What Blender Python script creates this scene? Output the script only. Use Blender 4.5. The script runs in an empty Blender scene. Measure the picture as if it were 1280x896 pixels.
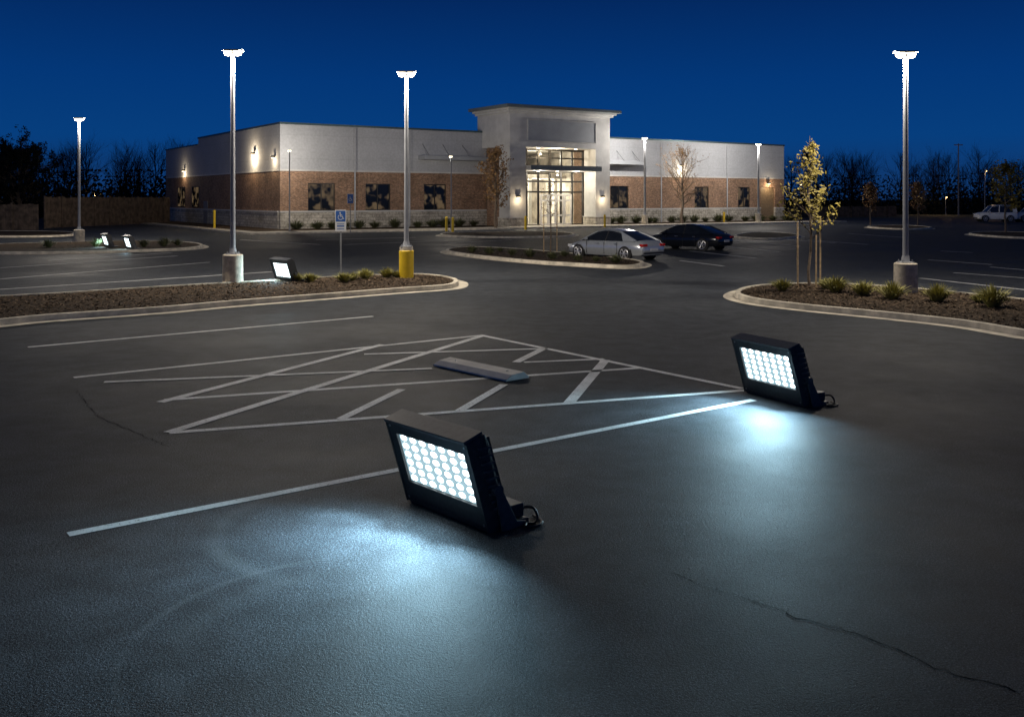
import bpy, math, random
from mathutils import Vector, Matrix
R = random.Random(7)
S = bpy.context.scene
COL = S.collection
S.view_settings.view_transform='Standard'; S.view_settings.look='None'; S.view_settings.exposure=0
F=1200.0; CH=2.8
def G(px,py,z=0.0):
    D=F*(CH-z)/(py-248.0); return Vector(((px-640)/F*D, D, z))
# ------------------------------------------------------------ materials
def newmat(name):
    m=bpy.data.materials.new(name); m.use_nodes=True; nt=m.node_tree
    b=nt.nodes['Principled BSDF']; return m,nt,b
def coords(nt,scale=None):
    tc=nt.nodes.new('ShaderNodeTexCoord'); return tc.outputs['Object']
def noise(nt,vec,scale,detail=4,rough=.6):
    n=nt.nodes.new('ShaderNodeTexNoise'); n.inputs['Scale'].default_value=scale
    n.inputs['Detail'].default_value=detail; n.inputs['Roughness'].default_value=rough
    if vec is not None: nt.links.new(vec,n.inputs['Vector'])
    return n.outputs['Fac']
def ramp(nt,fac,stops):
    r=nt.nodes.new('ShaderNodeValToRGB'); nt.links.new(fac,r.inputs['Fac'])
    e=r.color_ramp.elements
    while len(e)<len(stops): e.new(0.5)
    for i,(p,c) in enumerate(stops):
        e[i].position=p; e[i].color=(c[0],c[1],c[2],1) if not isinstance(c,(int,float)) else (c,c,c,1)
    return r.outputs['Color']
def bump(nt,b,h,strength=.3,dist=.02):
    n=nt.nodes.new('ShaderNodeBump'); n.inputs['Strength'].default_value=strength; n.inputs['Distance'].default_value=dist
    nt.links.new(h,n.inputs['Height']); nt.links.new(n.outputs['Normal'],b.inputs['Normal'])
def mul(nt,a,c,mode='MULTIPLY',fac=1.0):
    m=nt.nodes.new('ShaderNodeMixRGB'); m.blend_type=mode
    if isinstance(fac,float): m.inputs['Fac'].default_value=fac
    else: nt.links.new(fac,m.inputs['Fac'])
    for i,v in ((1,a),(2,c)):
        if isinstance(v,tuple): m.inputs[i].default_value=(v[0],v[1],v[2],1)
        else: nt.links.new(v,m.inputs[i])
    return m.outputs['Color']
def math_(nt,op,a,b=None,clamp=False):
    m=nt.nodes.new('ShaderNodeMath'); m.operation=op; m.use_clamp=clamp
    for i,v in ((0,a),(1,b)):
        if v is None: continue
        if isinstance(v,(int,float)): m.inputs[i].default_value=v
        else: nt.links.new(v,m.inputs[i])
    return m.outputs[0]
def simple(name,c,rough=.6,metal=0,var=.2,scale=6,bmp=0,spec=.5,bscale=None):
    m,nt,b=newmat(name); v=coords(nt)
    f=noise(nt,v,scale)
    lo=tuple(x*(1-var) for x in c); hi=tuple(min(1,x*(1+var)) for x in c)
    nt.links.new(ramp(nt,f,[(.38,lo),(.62,hi)]),b.inputs['Base Color'])
    b.inputs['Roughness'].default_value=rough; b.inputs['Metallic'].default_value=metal
    b.inputs['Specular IOR Level'].default_value=spec
    if bmp: bump(nt,b,noise(nt,v,bscale or scale*6),bmp,.02)
    return m
def emis(name,c,s,base=(.02,.02,.02)):
    m,nt,b=newmat(name); v=coords(nt)
    nt.links.new(ramp(nt,noise(nt,v,5),[(.2,tuple(x*.9 for x in c)),(.8,c)]),b.inputs['Emission Color'])
    b.inputs['Base Color'].default_value=(*base,1)
    b.inputs['Emission Strength'].default_value=s
    m.cycles.emission_sampling='NONE'
    return m

def asphalt():
    m,nt,b=newmat('asphalt_surface'); v=coords(nt)
    big=noise(nt,v,.22,5,.6); mid=noise(nt,v,2.2,5,.65); fine=noise(nt,v,110,2,.6); fine2=noise(nt,v,50,3,.7)
    base=ramp(nt,big,[(.36,(.036,.041,.049)),(.64,(.058,.063,.071))])
    base=mul(nt,base,ramp(nt,mid,[(.35,.74),(.65,1.25)]))
    base=mul(nt,base,ramp(nt,fine,[(.42,.45),(.54,1.0),(.64,2.4)]))
    base=mul(nt,base,ramp(nt,fine2,[(.40,.55),(.60,1.5)]))
    vs=nt.nodes.new('ShaderNodeTexVoronoi'); vs.inputs['Scale'].default_value=9; nt.links.new(v,vs.inputs['Vector'])
    sp=ramp(nt,vs.outputs['Distance'],[(.05,1.0),(.075,0.0)])
    sp=math_(nt,'MULTIPLY',sp,ramp(nt,noise(nt,v,3.3,2),[(.52,0.0),(.58,.7)]))
    base=mul(nt,base,(.26,.26,.25),'MIX',sp)
    vo=nt.nodes.new('ShaderNodeTexVoronoi'); vo.inputs['Scale'].default_value=.33; nt.links.new(mul(nt,v,noise(nt,v,3,4),'ADD',.25),vo.inputs['Vector'])
    st=math_(nt,'MULTIPLY',ramp(nt,vo.outputs['Distance'],[(.05,1.0),(.17,0.0)]),ramp(nt,noise(nt,v,.3,2),[(.5,0.0),(.56,.5)]))
    base=mul(nt,base,(.022,.022,.024),'MIX',st)
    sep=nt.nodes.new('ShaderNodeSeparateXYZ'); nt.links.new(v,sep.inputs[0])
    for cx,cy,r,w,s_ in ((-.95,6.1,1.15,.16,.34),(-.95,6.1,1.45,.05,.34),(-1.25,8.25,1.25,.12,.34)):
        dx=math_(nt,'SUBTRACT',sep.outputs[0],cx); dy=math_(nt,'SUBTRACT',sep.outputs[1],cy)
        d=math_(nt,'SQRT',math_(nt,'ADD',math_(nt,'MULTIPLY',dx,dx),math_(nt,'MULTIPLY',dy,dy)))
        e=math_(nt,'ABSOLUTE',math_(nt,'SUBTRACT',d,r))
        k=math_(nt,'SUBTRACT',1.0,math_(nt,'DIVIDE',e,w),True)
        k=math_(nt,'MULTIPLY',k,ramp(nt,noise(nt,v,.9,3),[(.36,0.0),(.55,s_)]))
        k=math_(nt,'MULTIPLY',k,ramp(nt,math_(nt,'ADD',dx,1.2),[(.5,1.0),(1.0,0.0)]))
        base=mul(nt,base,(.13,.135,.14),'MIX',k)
    nt.links.new(base,b.inputs['Base Color'])
    nt.links.new(ramp(nt,big,[(.36,.56),(.64,.70)]),b.inputs['Roughness'])
    b.inputs['Specular IOR Level'].default_value=.045
    h=math_(nt,'ADD',fine,math_(nt,'MULTIPLY',fine2,1.3))
    bump(nt,b,h,.5,.010)
    return m
def paint(name,c,thr=.42):
    m,nt,b=newmat(name); v=coords(nt)
    w=ramp(nt,noise(nt,v,38,5,.75),[(thr-.06,0.0),(thr+.04,1.0)])
    w2=ramp(nt,noise(nt,v,1.6,4,.6),[(.36,.68),(.6,1.0)])
    k=math_(nt,'MULTIPLY',w,w2)
    nt.links.new(mul(nt,(.06,.06,.062),c,'MIX',k),b.inputs['Base Color'])
    b.inputs['Roughness'].default_value=.65; b.inputs['Specular IOR Level'].default_value=.2; bump(nt,b,noise(nt,v,60),.3,.008); return m
def brickmat(name,c1,c2,mort,bw,bh,ms,offset=.5,v1=.22):
    m,nt,b=newmat(name); v=coords(nt)
    sep=nt.nodes.new('ShaderNodeSeparateXYZ'); nt.links.new(v,sep.inputs[0])
    cmb=nt.nodes.new('ShaderNodeCombineXYZ')
    nt.links.new(math_(nt,'ADD',sep.outputs[0],sep.outputs[1]),cmb.inputs[0]); nt.links.new(sep.outputs[2],cmb.inputs[1])
    br=nt.nodes.new('ShaderNodeTexBrick'); nt.links.new(cmb.outputs[0],br.inputs['Vector'])
    br.inputs['Color1'].default_value=(*c1,1); br.inputs['Color2'].default_value=(*c2,1); br.inputs['Mortar'].default_value=(*mort,1)
    br.inputs['Scale'].default_value=1; br.inputs['Brick Width'].default_value=bw; br.inputs['Row Height'].default_value=bh
    br.inputs['Mortar Size'].default_value=ms; br.offset=offset
    c=mul(nt,br.outputs['Color'],ramp(nt,noise(nt,v,.5,5),[(.35,1-v1),(.65,1+v1*.7)]))
    c=mul(nt,c,ramp(nt,noise(nt,v,5,4),[(.38,1-v1*1.1),(.62,1+v1)]))
    nt.links.new(c,b.inputs['Base Color']); b.inputs['Roughness'].default_value=.85; b.inputs['Specular IOR Level'].default_value=.2
    return m
M_ASPH=asphalt()
M_PAINT=paint('worn_white_paint',(.88,.89,.88),.40); M_PAINT2=paint('faded_white_paint',(.75,.75,.75),.43)
M_CRACK=simple('dark_crack',(.014,.014,.016),.95,var=.3,spec=.0)  # flat dark colour of the asphalt cracks
M_GRASS=simple('dark_grass',(.04,.05,.025),.9,var=.4,scale=.5)
M_CONC=simple('kerb_concrete',(.62,.56,.45),.85,var=.22,scale=2.5,bmp=.25,bscale=60)
M_WALK=simple('pavement_concrete',(.38,.35,.30),.85,var=.2,scale=1.2)
M_STOP=simple('wheel_stop_concrete',(.74,.70,.62),.85,var=.10,scale=4,bmp=.1,bscale=60)
M_CONC2=simple('lamp_base_concrete',(.54,.48,.38),.85,var=.25,scale=5,bmp=.25,bscale=50)
M_MULCH=simple('brown_mulch',(.050,.036,.025),.95,var=.75,scale=11,bmp=.9,bscale=40,spec=.1)
M_CHIP=simple('mulch_chips',(.11,.078,.052),.9,var=.85,scale=9,spec=.1)
M_EIFS=brickmat('white_stucco',(.455,.47,.50),(.445,.46,.49),(.36,.375,.40),6.5,2.1,.014,0.0,.07)
M_TRIM=simple('cream_trim',(.58,.575,.56),.7,var=.08,scale=1.2)
M_PANEL=simple('grey_sign_panel',(.32,.34,.37),.6,var=.05,scale=1)
M_BRICK=brickmat('tan_brown_brick',(.36,.205,.125),(.19,.105,.07),(.34,.28,.22),.30,.10,.012)
M_STONE=brickmat('pale_split_stone',(.56,.52,.45),(.38,.35,.30),(.26,.24,.21),.7,.26,.02)
M_COPE=simple('dark_metal_coping',(.10,.15,.16),.45,metal=.6,var=.1)
M_CORN=simple('slate_cornice',(.16,.19,.20),.5,var=.1)
M_FRAME=simple('dark_window_frame',(.02,.019,.019),.4,var=.1)
M_ROOM=simple('neutral_interior_wall',(.46,.42,.36),.8,var=.45,scale=.7)
M_CEIL=simple('cream_ceiling',(.72,.69,.63),.8,var=.05)
M_ROOMF=simple('interior_floor_tile',(.28,.26,.23),.4,var=.15)
M_DOWN=emis('downlight_glow',(1,.88,.68),7)
M_BLK=simple('black_powder_coat',(.032,.034,.038),.45,var=.25,scale=20,bmp=.06,bscale=200)
M_RIB=simple('dark_grey_cast_fins',(.07,.073,.08),.45,var=.2,scale=20)
M_BLK2=simple('black_rubber',(.012,.012,.013),.6,var=.2,scale=20)
M_STEEL=simple('brushed_fixings',(.35,.36,.38),.35,metal=.9,var=.1)
M_LED=emis('led_lens_glow',(.84,.98,1.0),6)
M_LEDP=emis('led_panel_scatter_glow',(.30,.46,.53),1.25)  # backing given its own glow, imitating LED light scattered over the panel
M_POLE=simple('pale_grey_painted_pole',(.33,.34,.36),.95,var=.08,scale=3,spec=.0)
M_DOORF=simple('white_door_frame',(.85,.84,.82),.5,var=.05)
M_HEAD=simple('lamp_head_metal',(.16,.165,.175),.5,metal=.2,var=.1)
M_LENS=emis('lamp_lens_glow',(1,.86,.60),4.5)
M_LENSS=emis('sconce_lens_glow',(1,.80,.50),6)
M_LENSW=emis('warm_lens_glow',(1,.62,.26),6)
M_YEL=simple('yellow_paint',(.86,.58,.02),.5,var=.08,scale=3)
M_BARK=simple('bark',(.16,.12,.085),.9,var=.3,scale=15,bmp=.3)
M_TWIG=simple('twigs',(.14,.10,.07),.9,var=.3,scale=8)
M_LEAFY=simple('yellow_green_leaves',(.23,.18,.03),.7,var=.6,scale=2.5)
M_LEAFB=simple('brown_leaves',(.26,.15,.06),.7,var=.5,scale=2)
M_SHRUB=simple('shrub_leaves',(.28,.26,.07),.7,var=.5,scale=6)
M_SHRUBD=simple('dark_shrub_leaves',(.10,.11,.045),.7,var=.5,scale=6)
M_WOOD=simple('woodland_foliage',(.012,.015,.014),.95,var=.4,scale=.3,spec=.05)
M_WOODB=simple('woodland_branches',(.018,.018,.018),.95,var=.3,scale=.3,spec=.05)
M_FENCE=simple('weathered_fence_boards',(.10,.072,.052),.85,var=.45,scale=2)
M_STAKE=simple('timber_stake',(.42,.30,.17),.8,var=.2,scale=9)
M_SIGNW=simple('white_sign_face',(.55,.55,.55),.5,var=.03)
M_SIGNB=simple('blue_sign_face',(.02,.085,.30),.5,var=.05)
M_GALV=simple('galvanised_post',(.22,.23,.24),.7,metal=.2,var=.15)
M_SILV=simple('silver_car_paint',(.54,.57,.60),.22,metal=.5,var=.04,spec=.8)
M_BLKC=simple('black_car_paint',(.012,.014,.02),.16,metal=.2,var=.1,spec=.8)
M_WHTC=simple('white_car_paint',(.8,.8,.8),.3,var=.04)
M_CGLS=simple('car_glass',(.012,.014,.018),.06,var=.2,spec=.9)
M_TYRE=simple('tyre_rubber',(.02,.02,.02),.8,var=.2)
M_RIM=simple('alloy_rim',(.5,.5,.52),.3,metal=.8,var=.1)
M_TAIL=simple('red_tail_lamp',(.5,.015,.01),.2,var=.2)
M_HEADL=simple('clear_head_lamp',(.7,.72,.75),.1,var=.1)
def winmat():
    m,nt,b=newmat('dark_window_painted_glow'); v=coords(nt)
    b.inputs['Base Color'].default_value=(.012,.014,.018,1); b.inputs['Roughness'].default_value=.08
    f=ramp(nt,noise(nt,v,.9,2),[(.48,(.0,.0,.0)),(.60,(1,.68,.36))])  # warm glow painted into the pane, standing in for lit rooms behind
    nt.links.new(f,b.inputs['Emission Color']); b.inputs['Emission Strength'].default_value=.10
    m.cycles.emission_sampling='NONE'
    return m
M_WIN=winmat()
def glassmat():
    m=bpy.data.materials.new('clear_entrance_glass'); m.use_nodes=True; nt=m.node_tree; nt.nodes.clear()
    o=nt.nodes.new('ShaderNodeOutputMaterial'); t=nt.nodes.new('ShaderNodeBsdfTransparent'); g=nt.nodes.new('ShaderNodeBsdfGlossy')
    t.inputs[0].default_value=(.80,.84,.84,1); g.inputs['Roughness'].default_value=.05
    mx=nt.nodes.new('ShaderNodeMixShader'); mx.inputs[0].default_value=.05
    nt.links.new(t.outputs[0],mx.inputs[1]); nt.links.new(g.outputs[0],mx.inputs[2]); nt.links.new(mx.outputs[0],o.inputs[0]); return m
M_GLASS=glassmat()

# ------------------------------------------------------------ mesh builder
import bmesh
class MB:
    def __init__(s): s.v=[]; s.f=[]; s.m=[]
    def add(s,vs,fs,mi=0):
        o=len(s.v); s.v+= [tuple(x) for x in vs]; s.f+=[tuple(i+o for i in f) for f in fs]; s.m+=[mi]*len(fs)
    def box(s,x0,x1,y0,y1,z0,z1,mi=0):
        vs=[(x0,y0,z0),(x1,y0,z0),(x1,y1,z0),(x0,y1,z0),(x0,y0,z1),(x1,y0,z1),(x1,y1,z1),(x0,y1,z1)]
        s.add(vs,[(0,3,2,1),(4,5,6,7),(0,1,5,4),(1,2,6,5),(2,3,7,6),(3,0,4,7)],mi); return s
    def cyl(s,p0,p1,r0,r1=None,n=12,mi=0,cap=True):
        p0=Vector(p0); p1=Vector(p1); r1=r0 if r1 is None else r1
        d=(p1-p0)
        if d.length<1e-7: return s
        d.normalize(); a=d.orthogonal().normalized(); b=d.cross(a)
        vs=[]
        for p,r in ((p0,r0),(p1,r1)):
            for i in range(n):
                t=2*math.pi*i/n; vs.append(p+a*math.cos(t)*r+b*math.sin(t)*r)
        fs=[(i,(i+1)%n,n+(i+1)%n,n+i) for i in range(n)]
        if cap: fs+= [tuple(range(n-1,-1,-1)),tuple(range(n,2*n))]
        s.add(vs,fs,mi); return s
    def prism(s,prof,x0,x1,mi=0):
        n=len(prof); vs=[(x0,y,z) for y,z in prof]+[(x1,y,z) for y,z in prof]
        fs=[(i,(i+1)%n,n+(i+1)%n,n+i) for i in range(n)]+[tuple(range(n-1,-1,-1)),tuple(range(n,2*n))]
        s.add(vs,fs,mi); return s
    def mesh(s,name,mats,smooth=False):
        me=bpy.data.meshes.new(name); me.from_pydata(s.v,[],s.f)
        for m in mats: me.materials.append(m)
        if len(mats)>1: me.polygons.foreach_set('material_index',s.m)
        bm=bmesh.new(); bm.from_mesh(me)
        if len(bm.faces)<6000: bmesh.ops.recalc_face_normals(bm,faces=bm.faces)
        if smooth:
            for f in bm.faces: f.smooth=True
            for e in bm.edges:
                if len(e.link_faces)==2 and e.calc_face_angle(0)>math.radians(38): e.smooth=False
        bm.to_mesh(me); bm.free(); me.update(); return me
def obj(name,me,parent=None,loc=None,rot=None,bev=0,**kw):
    o=bpy.data.objects.new(name,me); COL.objects.link(o)
    if parent: o.parent=parent
    if loc is not None: o.location=loc
    if rot is not None: o.rotation_euler=rot
    if bev:
        b=o.modifiers.new('edge_bevel','BEVEL'); b.width=bev; b.segments=2; b.limit_method='ANGLE'; b.angle_limit=math.radians(40)
    for k,v in kw.items(): o[k]=v
    return o
def thing(name,loc,rotz,label,cat,group=None):
    o=obj(name,None,None,loc,(0,0,rotz)); o['label']=label; o['category']=cat; o.empty_display_size=.2
    if group: o['group']=group
    return o
def part(name,mb,mats,parent,smooth=False,bev=0,**kw):
    me=mb if isinstance(mb,bpy.types.Mesh) else mb.mesh(name,mats,smooth)
    return obj(name,me,parent,bev=bev,**kw)
def light(name,parent,loc,kind,power,col,size=.1,**kw):
    l=bpy.data.lights.new(name,kind); l.energy=power; l.color=col
    if kind=='POINT' or kind=='SPOT': l.shadow_soft_size=size
    for k,v in kw.items(): setattr(l,k,v)
    o=bpy.data.objects.new(name,l); COL.objects.link(o)
    if parent: o.parent=parent
    o.location=loc; return o

# ------------------------------------------------------------ ground
mb=MB(); mb.add([(-900,-60,-.02),(900,-60,-.02),(900,1500,-.02),(-900,1500,-.02)],[(0,1,2,3)])
obj('ground',mb.mesh('ground',[M_GRASS]),kind='structure')
mb=MB(); mb.add([(-75,-20,0),(110,-20,0),(110,135,0),(-75,135,0)],[(0,1,2,3)])
obj('asphalt',mb.mesh('asphalt',[M_ASPH]),kind='structure')
def line(mb,a,b,w,z):
    d=(b-a).normalized();n=Vector((-d.y,d.x,0))*w/2
    mb.add([(p.x,p.y,z) for p in (a-n,b-n,b+n,a+n)],[(0,1,2,3)])
def lines(name,segs,mat,z,w=.1):
    mb=MB()
    for i,s in enumerate(segs):
        line(mb,G(s[0],s[1]),G(s[2],s[3]),s[4] if len(s)>4 else w,z+.0012*(i%5))
    obj(name,mb.mesh(name,[mat]),kind='structure')
lines('parking_line',[(85,668,942,500,.12)],M_PAINT,.004)
lines('parking_line',[(35,434,466,395.5,.13)],M_PAINT,.004)
lines('hatched_marking',[
 (92,472,600,419.5,.13),(600,419,928,486,.13),(200,503,478,431,.15),(210,541,603,420,.15),
 (130,478,540,461,.12),(205,500,800,460,.13),(212,541,932,488,.13),(455,443,680,436,.13),
 (426,524,502,487,.13),(574,514,630,481,.13),(711,504,757,450,.16),(645,453,681,435,.15),(655,453,755,449,.12)],M_PAINT,.004)
lines('parking_line',[(0,335,222,320),(0,349,262,328),(0,362,340,340),(60,326,215,316),
  (1150,348,1285,363),(1192,341,1285,348),(1176,314,1216,316),(1238,334,1285,338),(1160,325,1240,331),
  (900,300,1000,308),(935,296,1045,304),(880,306,975,315),(862,314,945,323),(850,326,905,333),(1010,300,1085,306),(1060,292,1130,297),
  (395,300,520,297),(430,306,560,301),(560,304,640,300),(300,300,400,306)],M_PAINT2,.005,.17)
RC=random.Random(99)
def crack(pix,w=.012):
    P_=[G(*p) for p in pix]; pts=[]
    for a,b in zip(P_[:-1],P_[1:]):
        n=max(2,int((b-a).length/.06))
        for i in range(n):
            q=a.lerp(b,i/n); pts.append(q+Vector((RC.gauss(0,.014),RC.gauss(0,.014),0)))
    vs=[];fs=[]
    for i,q in enumerate(pts):
        d=(pts[min(i+1,len(pts)-1)]-pts[max(i-1,0)]).normalized(); n=Vector((-d.y,d.x,0))*w*RC.uniform(.2,.8)
        vs+=[(q.x-n.x,q.y-n.y,.0025),(q.x+n.x,q.y+n.y,.0025)]
    for i in range(len(pts)-1): fs.append((2*i,2*i+2,2*i+3,2*i+1))
    mb=MB(); mb.add(vs,fs); obj('asphalt_crack',mb.mesh('asphalt_crack',[M_CRACK]),kind='structure')
crack([(840,716),(900,738),(960,757),(1010,775),(1080,795),(1180,838),(1290,868)],.009)
crack([(95,486),(120,520),(180,545),(215,560)],.009)

# ------------------------------------------------------------ islands
def smoothpoly(pts,sub=6):
    n=len(pts); out=[]
    for i in range(n):
        p0,p1,p2,p3=[Vector(pts[(i+k-1)%n]) for k in range(4)]
        for j in range(sub):
            t=j/sub
            out.append(.5*((2*p1)+(p2-p0)*t+(2*p0-5*p1+4*p2-p3)*t*t+(3*p1-p0-3*p2+p3)*t**3))
    return out
def offset(pts,d):
    n=len(pts); out=[]
    for i in range(n):
        a=pts[i-1]; b=pts[(i+1)%n]; t=(b-a); t=Vector((t.x,t.y,0)).normalized()
        out.append(pts[i]+Vector((-t.y,t.x,0))*d)
    return out
def area(p): return sum(p[i-1].x*p[i].y-p[i].x*p[i-1].y for i in range(len(p)))/2
def inside(x,y,poly):
    c=False; j=len(poly)-1
    for i in range(len(poly)):
        a=poly[i]; b=poly[j]
        if (a.y>y)!=(b.y>y) and x<(b.x-a.x)*(y-a.y)/(b.y-a.y)+a.x: c=not c
        j=i
    return c
def island(pix,kw=.16,gut=.32,chips=1500,sub=5):
    pts=smoothpoly([G(*p) for p in pix],sub)
    if area(pts)<0: pts.reverse()
    n=len(pts); H=.14
    g=offset(pts,-gut); i1=offset(pts,.02); i2=offset(pts,kw)
    rings=[[(p.x,p.y,.009) for p in g],[(p.x,p.y,.014) for p in pts],[(p.x,p.y,H) for p in i1],[(p.x,p.y,H+.004) for p in i2],[(p.x,p.y,.02) for p in i2]]
    mb=MB(); vs=[v for r in rings for v in r]; fs=[]
    for k in range(4):
        for i in range(n): fs.append((k*n+i,k*n+(i+1)%n,(k+1)*n+(i+1)%n,(k+1)*n+i))
    mb.add(vs,fs); obj('kerb',mb.mesh('kerb',[M_CONC],True),kind='structure')
    me=bpy.data.meshes.new('mulch_bed'); bm=bmesh.new()
    vv=[bm.verts.new((p.x,p.y,.11)) for p in offset(pts,kw-.01)]; bm.faces.new(vv)
    bmesh.ops.triangulate(bm,faces=bm.faces); bm.normal_update()
    for f in bm.faces:
        if f.normal.z<0: f.normal_flip()
    bm.to_mesh(me); bm.free(); me.materials.append(M_MULCH); obj('mulch_bed',me,kind='structure')
    inn=offset(pts,kw+.05); xs=[p.x for p in inn]; ys=[p.y for p in inn]; mb=MB(); c=0; t=0
    while c<chips and t<chips*8:
        t+=1; x=R.uniform(min(xs),max(xs)); y=R.uniform(min(ys),max(ys))
        if not inside(x,y,inn): continue
        c+=1; s=R.uniform(.015,.045); Mx=Matrix.Translation((x,y,.119+R.random()*.018))@Matrix.Rotation(R.uniform(0,6.3),4,'Z')@Matrix.Rotation(R.uniform(-.6,.6),4,'X')@Matrix.Rotation(R.uniform(-.5,.5),4,'Y')
        mb.add([Mx@Vector(q) for q in ((-s,-s*.4,0),(s,-s*.4,0),(s,s*.4,0),(-s,s*.4,0))],[(0,1,2,3)])
    if c: obj('wood_mulch',mb.mesh('wood_mulch',[M_CHIP]),kind='stuff',label='loose brown bark chips on the planting bed',category='mulch')
island([(-60,410),(60,401),(200,391),(300,382),(400,374),(500,366),(555,362),(572,358),(568,352),(535,347),(490,347),(400,351),(300,357),(200,363),(80,371),(-70,382)],chips=8000)
island([(560,317),(600,323),(660,329),(720,333),(780,336),(804,333),(795,328),(740,322),(700,318),(640,313),(590,311),(563,313)],chips=1500)
island([(918,371),(940,379),(1000,387),(1100,397),(1200,408),(1330,425),(1330,388),(1230,374),(1130,364),(1050,359),(980,359),(935,363)],chips=6000)
island([(-40,317),(60,318),(150,316),(230,313),(254,309),(235,305),(170,303),(80,305),(-40,309)],chips=900)
island([(555,296),(620,298),(700,297),(718,294),(690,291.5),(620,291.5),(560,293)],chips=200)
island([(918,297),(960,300),(1000,297),(985,293.5),(940,292.5)],chips=100)
island([(1085,285),(1130,287.5),(1165,286),(1140,283.5),(1100,283)],chips=0)
island([(1212,294),(1260,298),(1320,299),(1320,294),(1260,291.5),(1225,291.5)],chips=100)
island([(-40,296),(40,297),(90,295),(85,291.5),(30,290.5),(-40,291)],chips=0)

# ------------------------------------------------------------ building
BA=math.atan2(.5526,.8335)
BX=Vector((-20.3,84,0))
def BW(x,y,z=0): return BX+Matrix.Rotation(BA,3,'Z')@Vector((x,y,z))
B=thing('commercial_building',BX,BA,'single storey brick and white stucco building with glazed entrance tower','building')
L_=65.15; W_=39.6
wins=[(2.58,5.16),(8.16,10.7),(14.25,16.7),(37.2,39.8),(49.8,52.1),(57.0,59.1)]
door_r=(60.9,63.5)
TX0,TX1=20.8,33.04
def facade(z0,z1,y0,y1,ops,mb,a=0,b=L_,gap=(21.3,32.54)):
    cuts=sorted([o for o in ops]+([gap] if gap else []))
    x=a
    for c in cuts:
        if c[0]>x: mb.box(x,c[0],y0,y1,z0,z1)
        x=c[1]
    mb.box(x,b,y0,y1,z0,z1)
mb=MB(); facade(0,1.55,-.06,.4,[door_r],mb); mb.box(-.06,.34,.402,W_,0,1.55); mb.box(L_-.35,L_+.05,.402,W_,0,1.55)
part('stone_base',mb,[M_STONE],B)
mb=MB(); facade(1.55,1.68,-.10,.4,[door_r],mb); mb.box(-.10,.34,.402,W_,1.55,1.68)
facade(5.2,5.34,-.05,.4,[],mb); mb.box(-.05,.34,.402,W_,5.2,5.34)
part('stone_band',mb,[M_TRIM],B)
mb=MB(); facade(1.68,4.15,0,.4,wins+[door_r],mb); facade(4.15,5.2,0,.4,[],mb)
mb.box(0,.34,.402,W_,1.68,5.2); mb.box(L_-.35,L_,.402,W_,1.68,5.2)
part('brick_wall',mb,[M_BRICK],B)
mb=MB(); facade(5.34,9.3,.0,.4,[],mb); mb.box(0,.34,.402,25.5,5.34,9.3); mb.box(0,.34,25.5,W_,5.34,8.6)
mb.box(L_-.35,L_,.402,W_,5.34,9.3); mb.box(0.34,L_-.35,W_-.4,W_,0,8.6)
part('stucco_wall',mb,[M_EIFS],B)
mb=MB(); mb.box(.35,L_-.36,.41,W_-.41,8.3,8.5); part('roof',mb,[M_CORN],B)
mb=MB()
facade(9.3,9.48,-.07,.45,[],mb,a=-.07,b=L_+.07); mb.box(-.07,.45,.452,25.6,9.3,9.48); mb.box(-.07,.45,25.61,W_,8.6,8.76); mb.box(L_-.4,L_+.07,.452,W_,9.3,9.48)
part('roof_coping',mb,[M_COPE],B)
for (a,b) in wins:
    w=obj('window',None,B)
    mb=MB(); t=.09
    mb.box(a,b,.12,.24,1.68,1.68+t); mb.box(a,b,.12,.24,4.15-t,4.15)
    for x in (a,b-t,(a+b)/2-t/2): mb.box(x,x+t,.11,.25,1.682+t,4.148-t)
    part('frame',mb,[M_FRAME],w)
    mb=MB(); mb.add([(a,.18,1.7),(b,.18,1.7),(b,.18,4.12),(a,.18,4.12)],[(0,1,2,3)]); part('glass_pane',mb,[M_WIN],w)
mb=MB(); a,b=door_r; mb.box(a,b,.2,.3,.02,4.14); part('door',mb,[simple('tan_service_door',(.24,.17,.10),.5)],B)
for y,wd,z0,z1 in ((32.4,1.6,1.8,4.1),(26.6,1.4,1.8,4.1)):
    w=obj('window',None,B)
    mb=MB(); mb.box(-.05,.0,y-wd,y+wd,z0,z0+.08); mb.box(-.05,0,y-wd,y+wd,z1-.08,z1)
    for yy in (-wd,-.04,wd-.08): mb.box(-.048,0,y+yy,y+yy+.08,z0+.082,z1-.082)
    part('frame',mb,[M_FRAME],w)
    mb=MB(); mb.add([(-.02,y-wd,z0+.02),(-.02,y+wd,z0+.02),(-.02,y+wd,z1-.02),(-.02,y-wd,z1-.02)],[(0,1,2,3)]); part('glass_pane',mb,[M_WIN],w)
mb=MB(); mb.box(-.09,-.062,21.6,23.2,.1,2.5); part('side_door',mb,[simple('grey_service_door',(.25,.25,.26),.5)],B)
# tower
T=obj('entrance_tower',None,B)
mb=MB(); mb.box(TX0,TX1,-5,0.0-.003,7.75,11.0); part('upper_wall',mb,[M_TRIM],T)
mb=MB(); mb.box(TX0,TX1,.0,.9,9.5,11.0); part('rear_wall',mb,[M_TRIM],T)
for a in (TX0,TX1-1.85):
    part('column',MB().box(a,a+1.85,-5,-3.1,.9,7.745),[M_TRIM],T)
    part('column_base',MB().box(a-.08,a+1.93,-5.08,-3.02,0,.9),[M_STONE],T)
    part('base_cap',MB().box(a-.12,a+1.97,-5.12,-2.98,.902,.98),[M_TRIM],T)
for q in ((21.3,21.7,-3.0,-.065),(32.14,32.54,-3.0,-.065),(21.702,22.7,-3.0,-2.7),(31.3,32.138,-3.0,-2.7)):
    part('brick_return_wall',MB().box(*q,0,7.74),[M_BRICK],T)
part('cornice_moulding',MB().box(TX0-.25,TX1+.25,-5.25,1.0,11.0,11.22),[M_TRIM],T)
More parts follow.
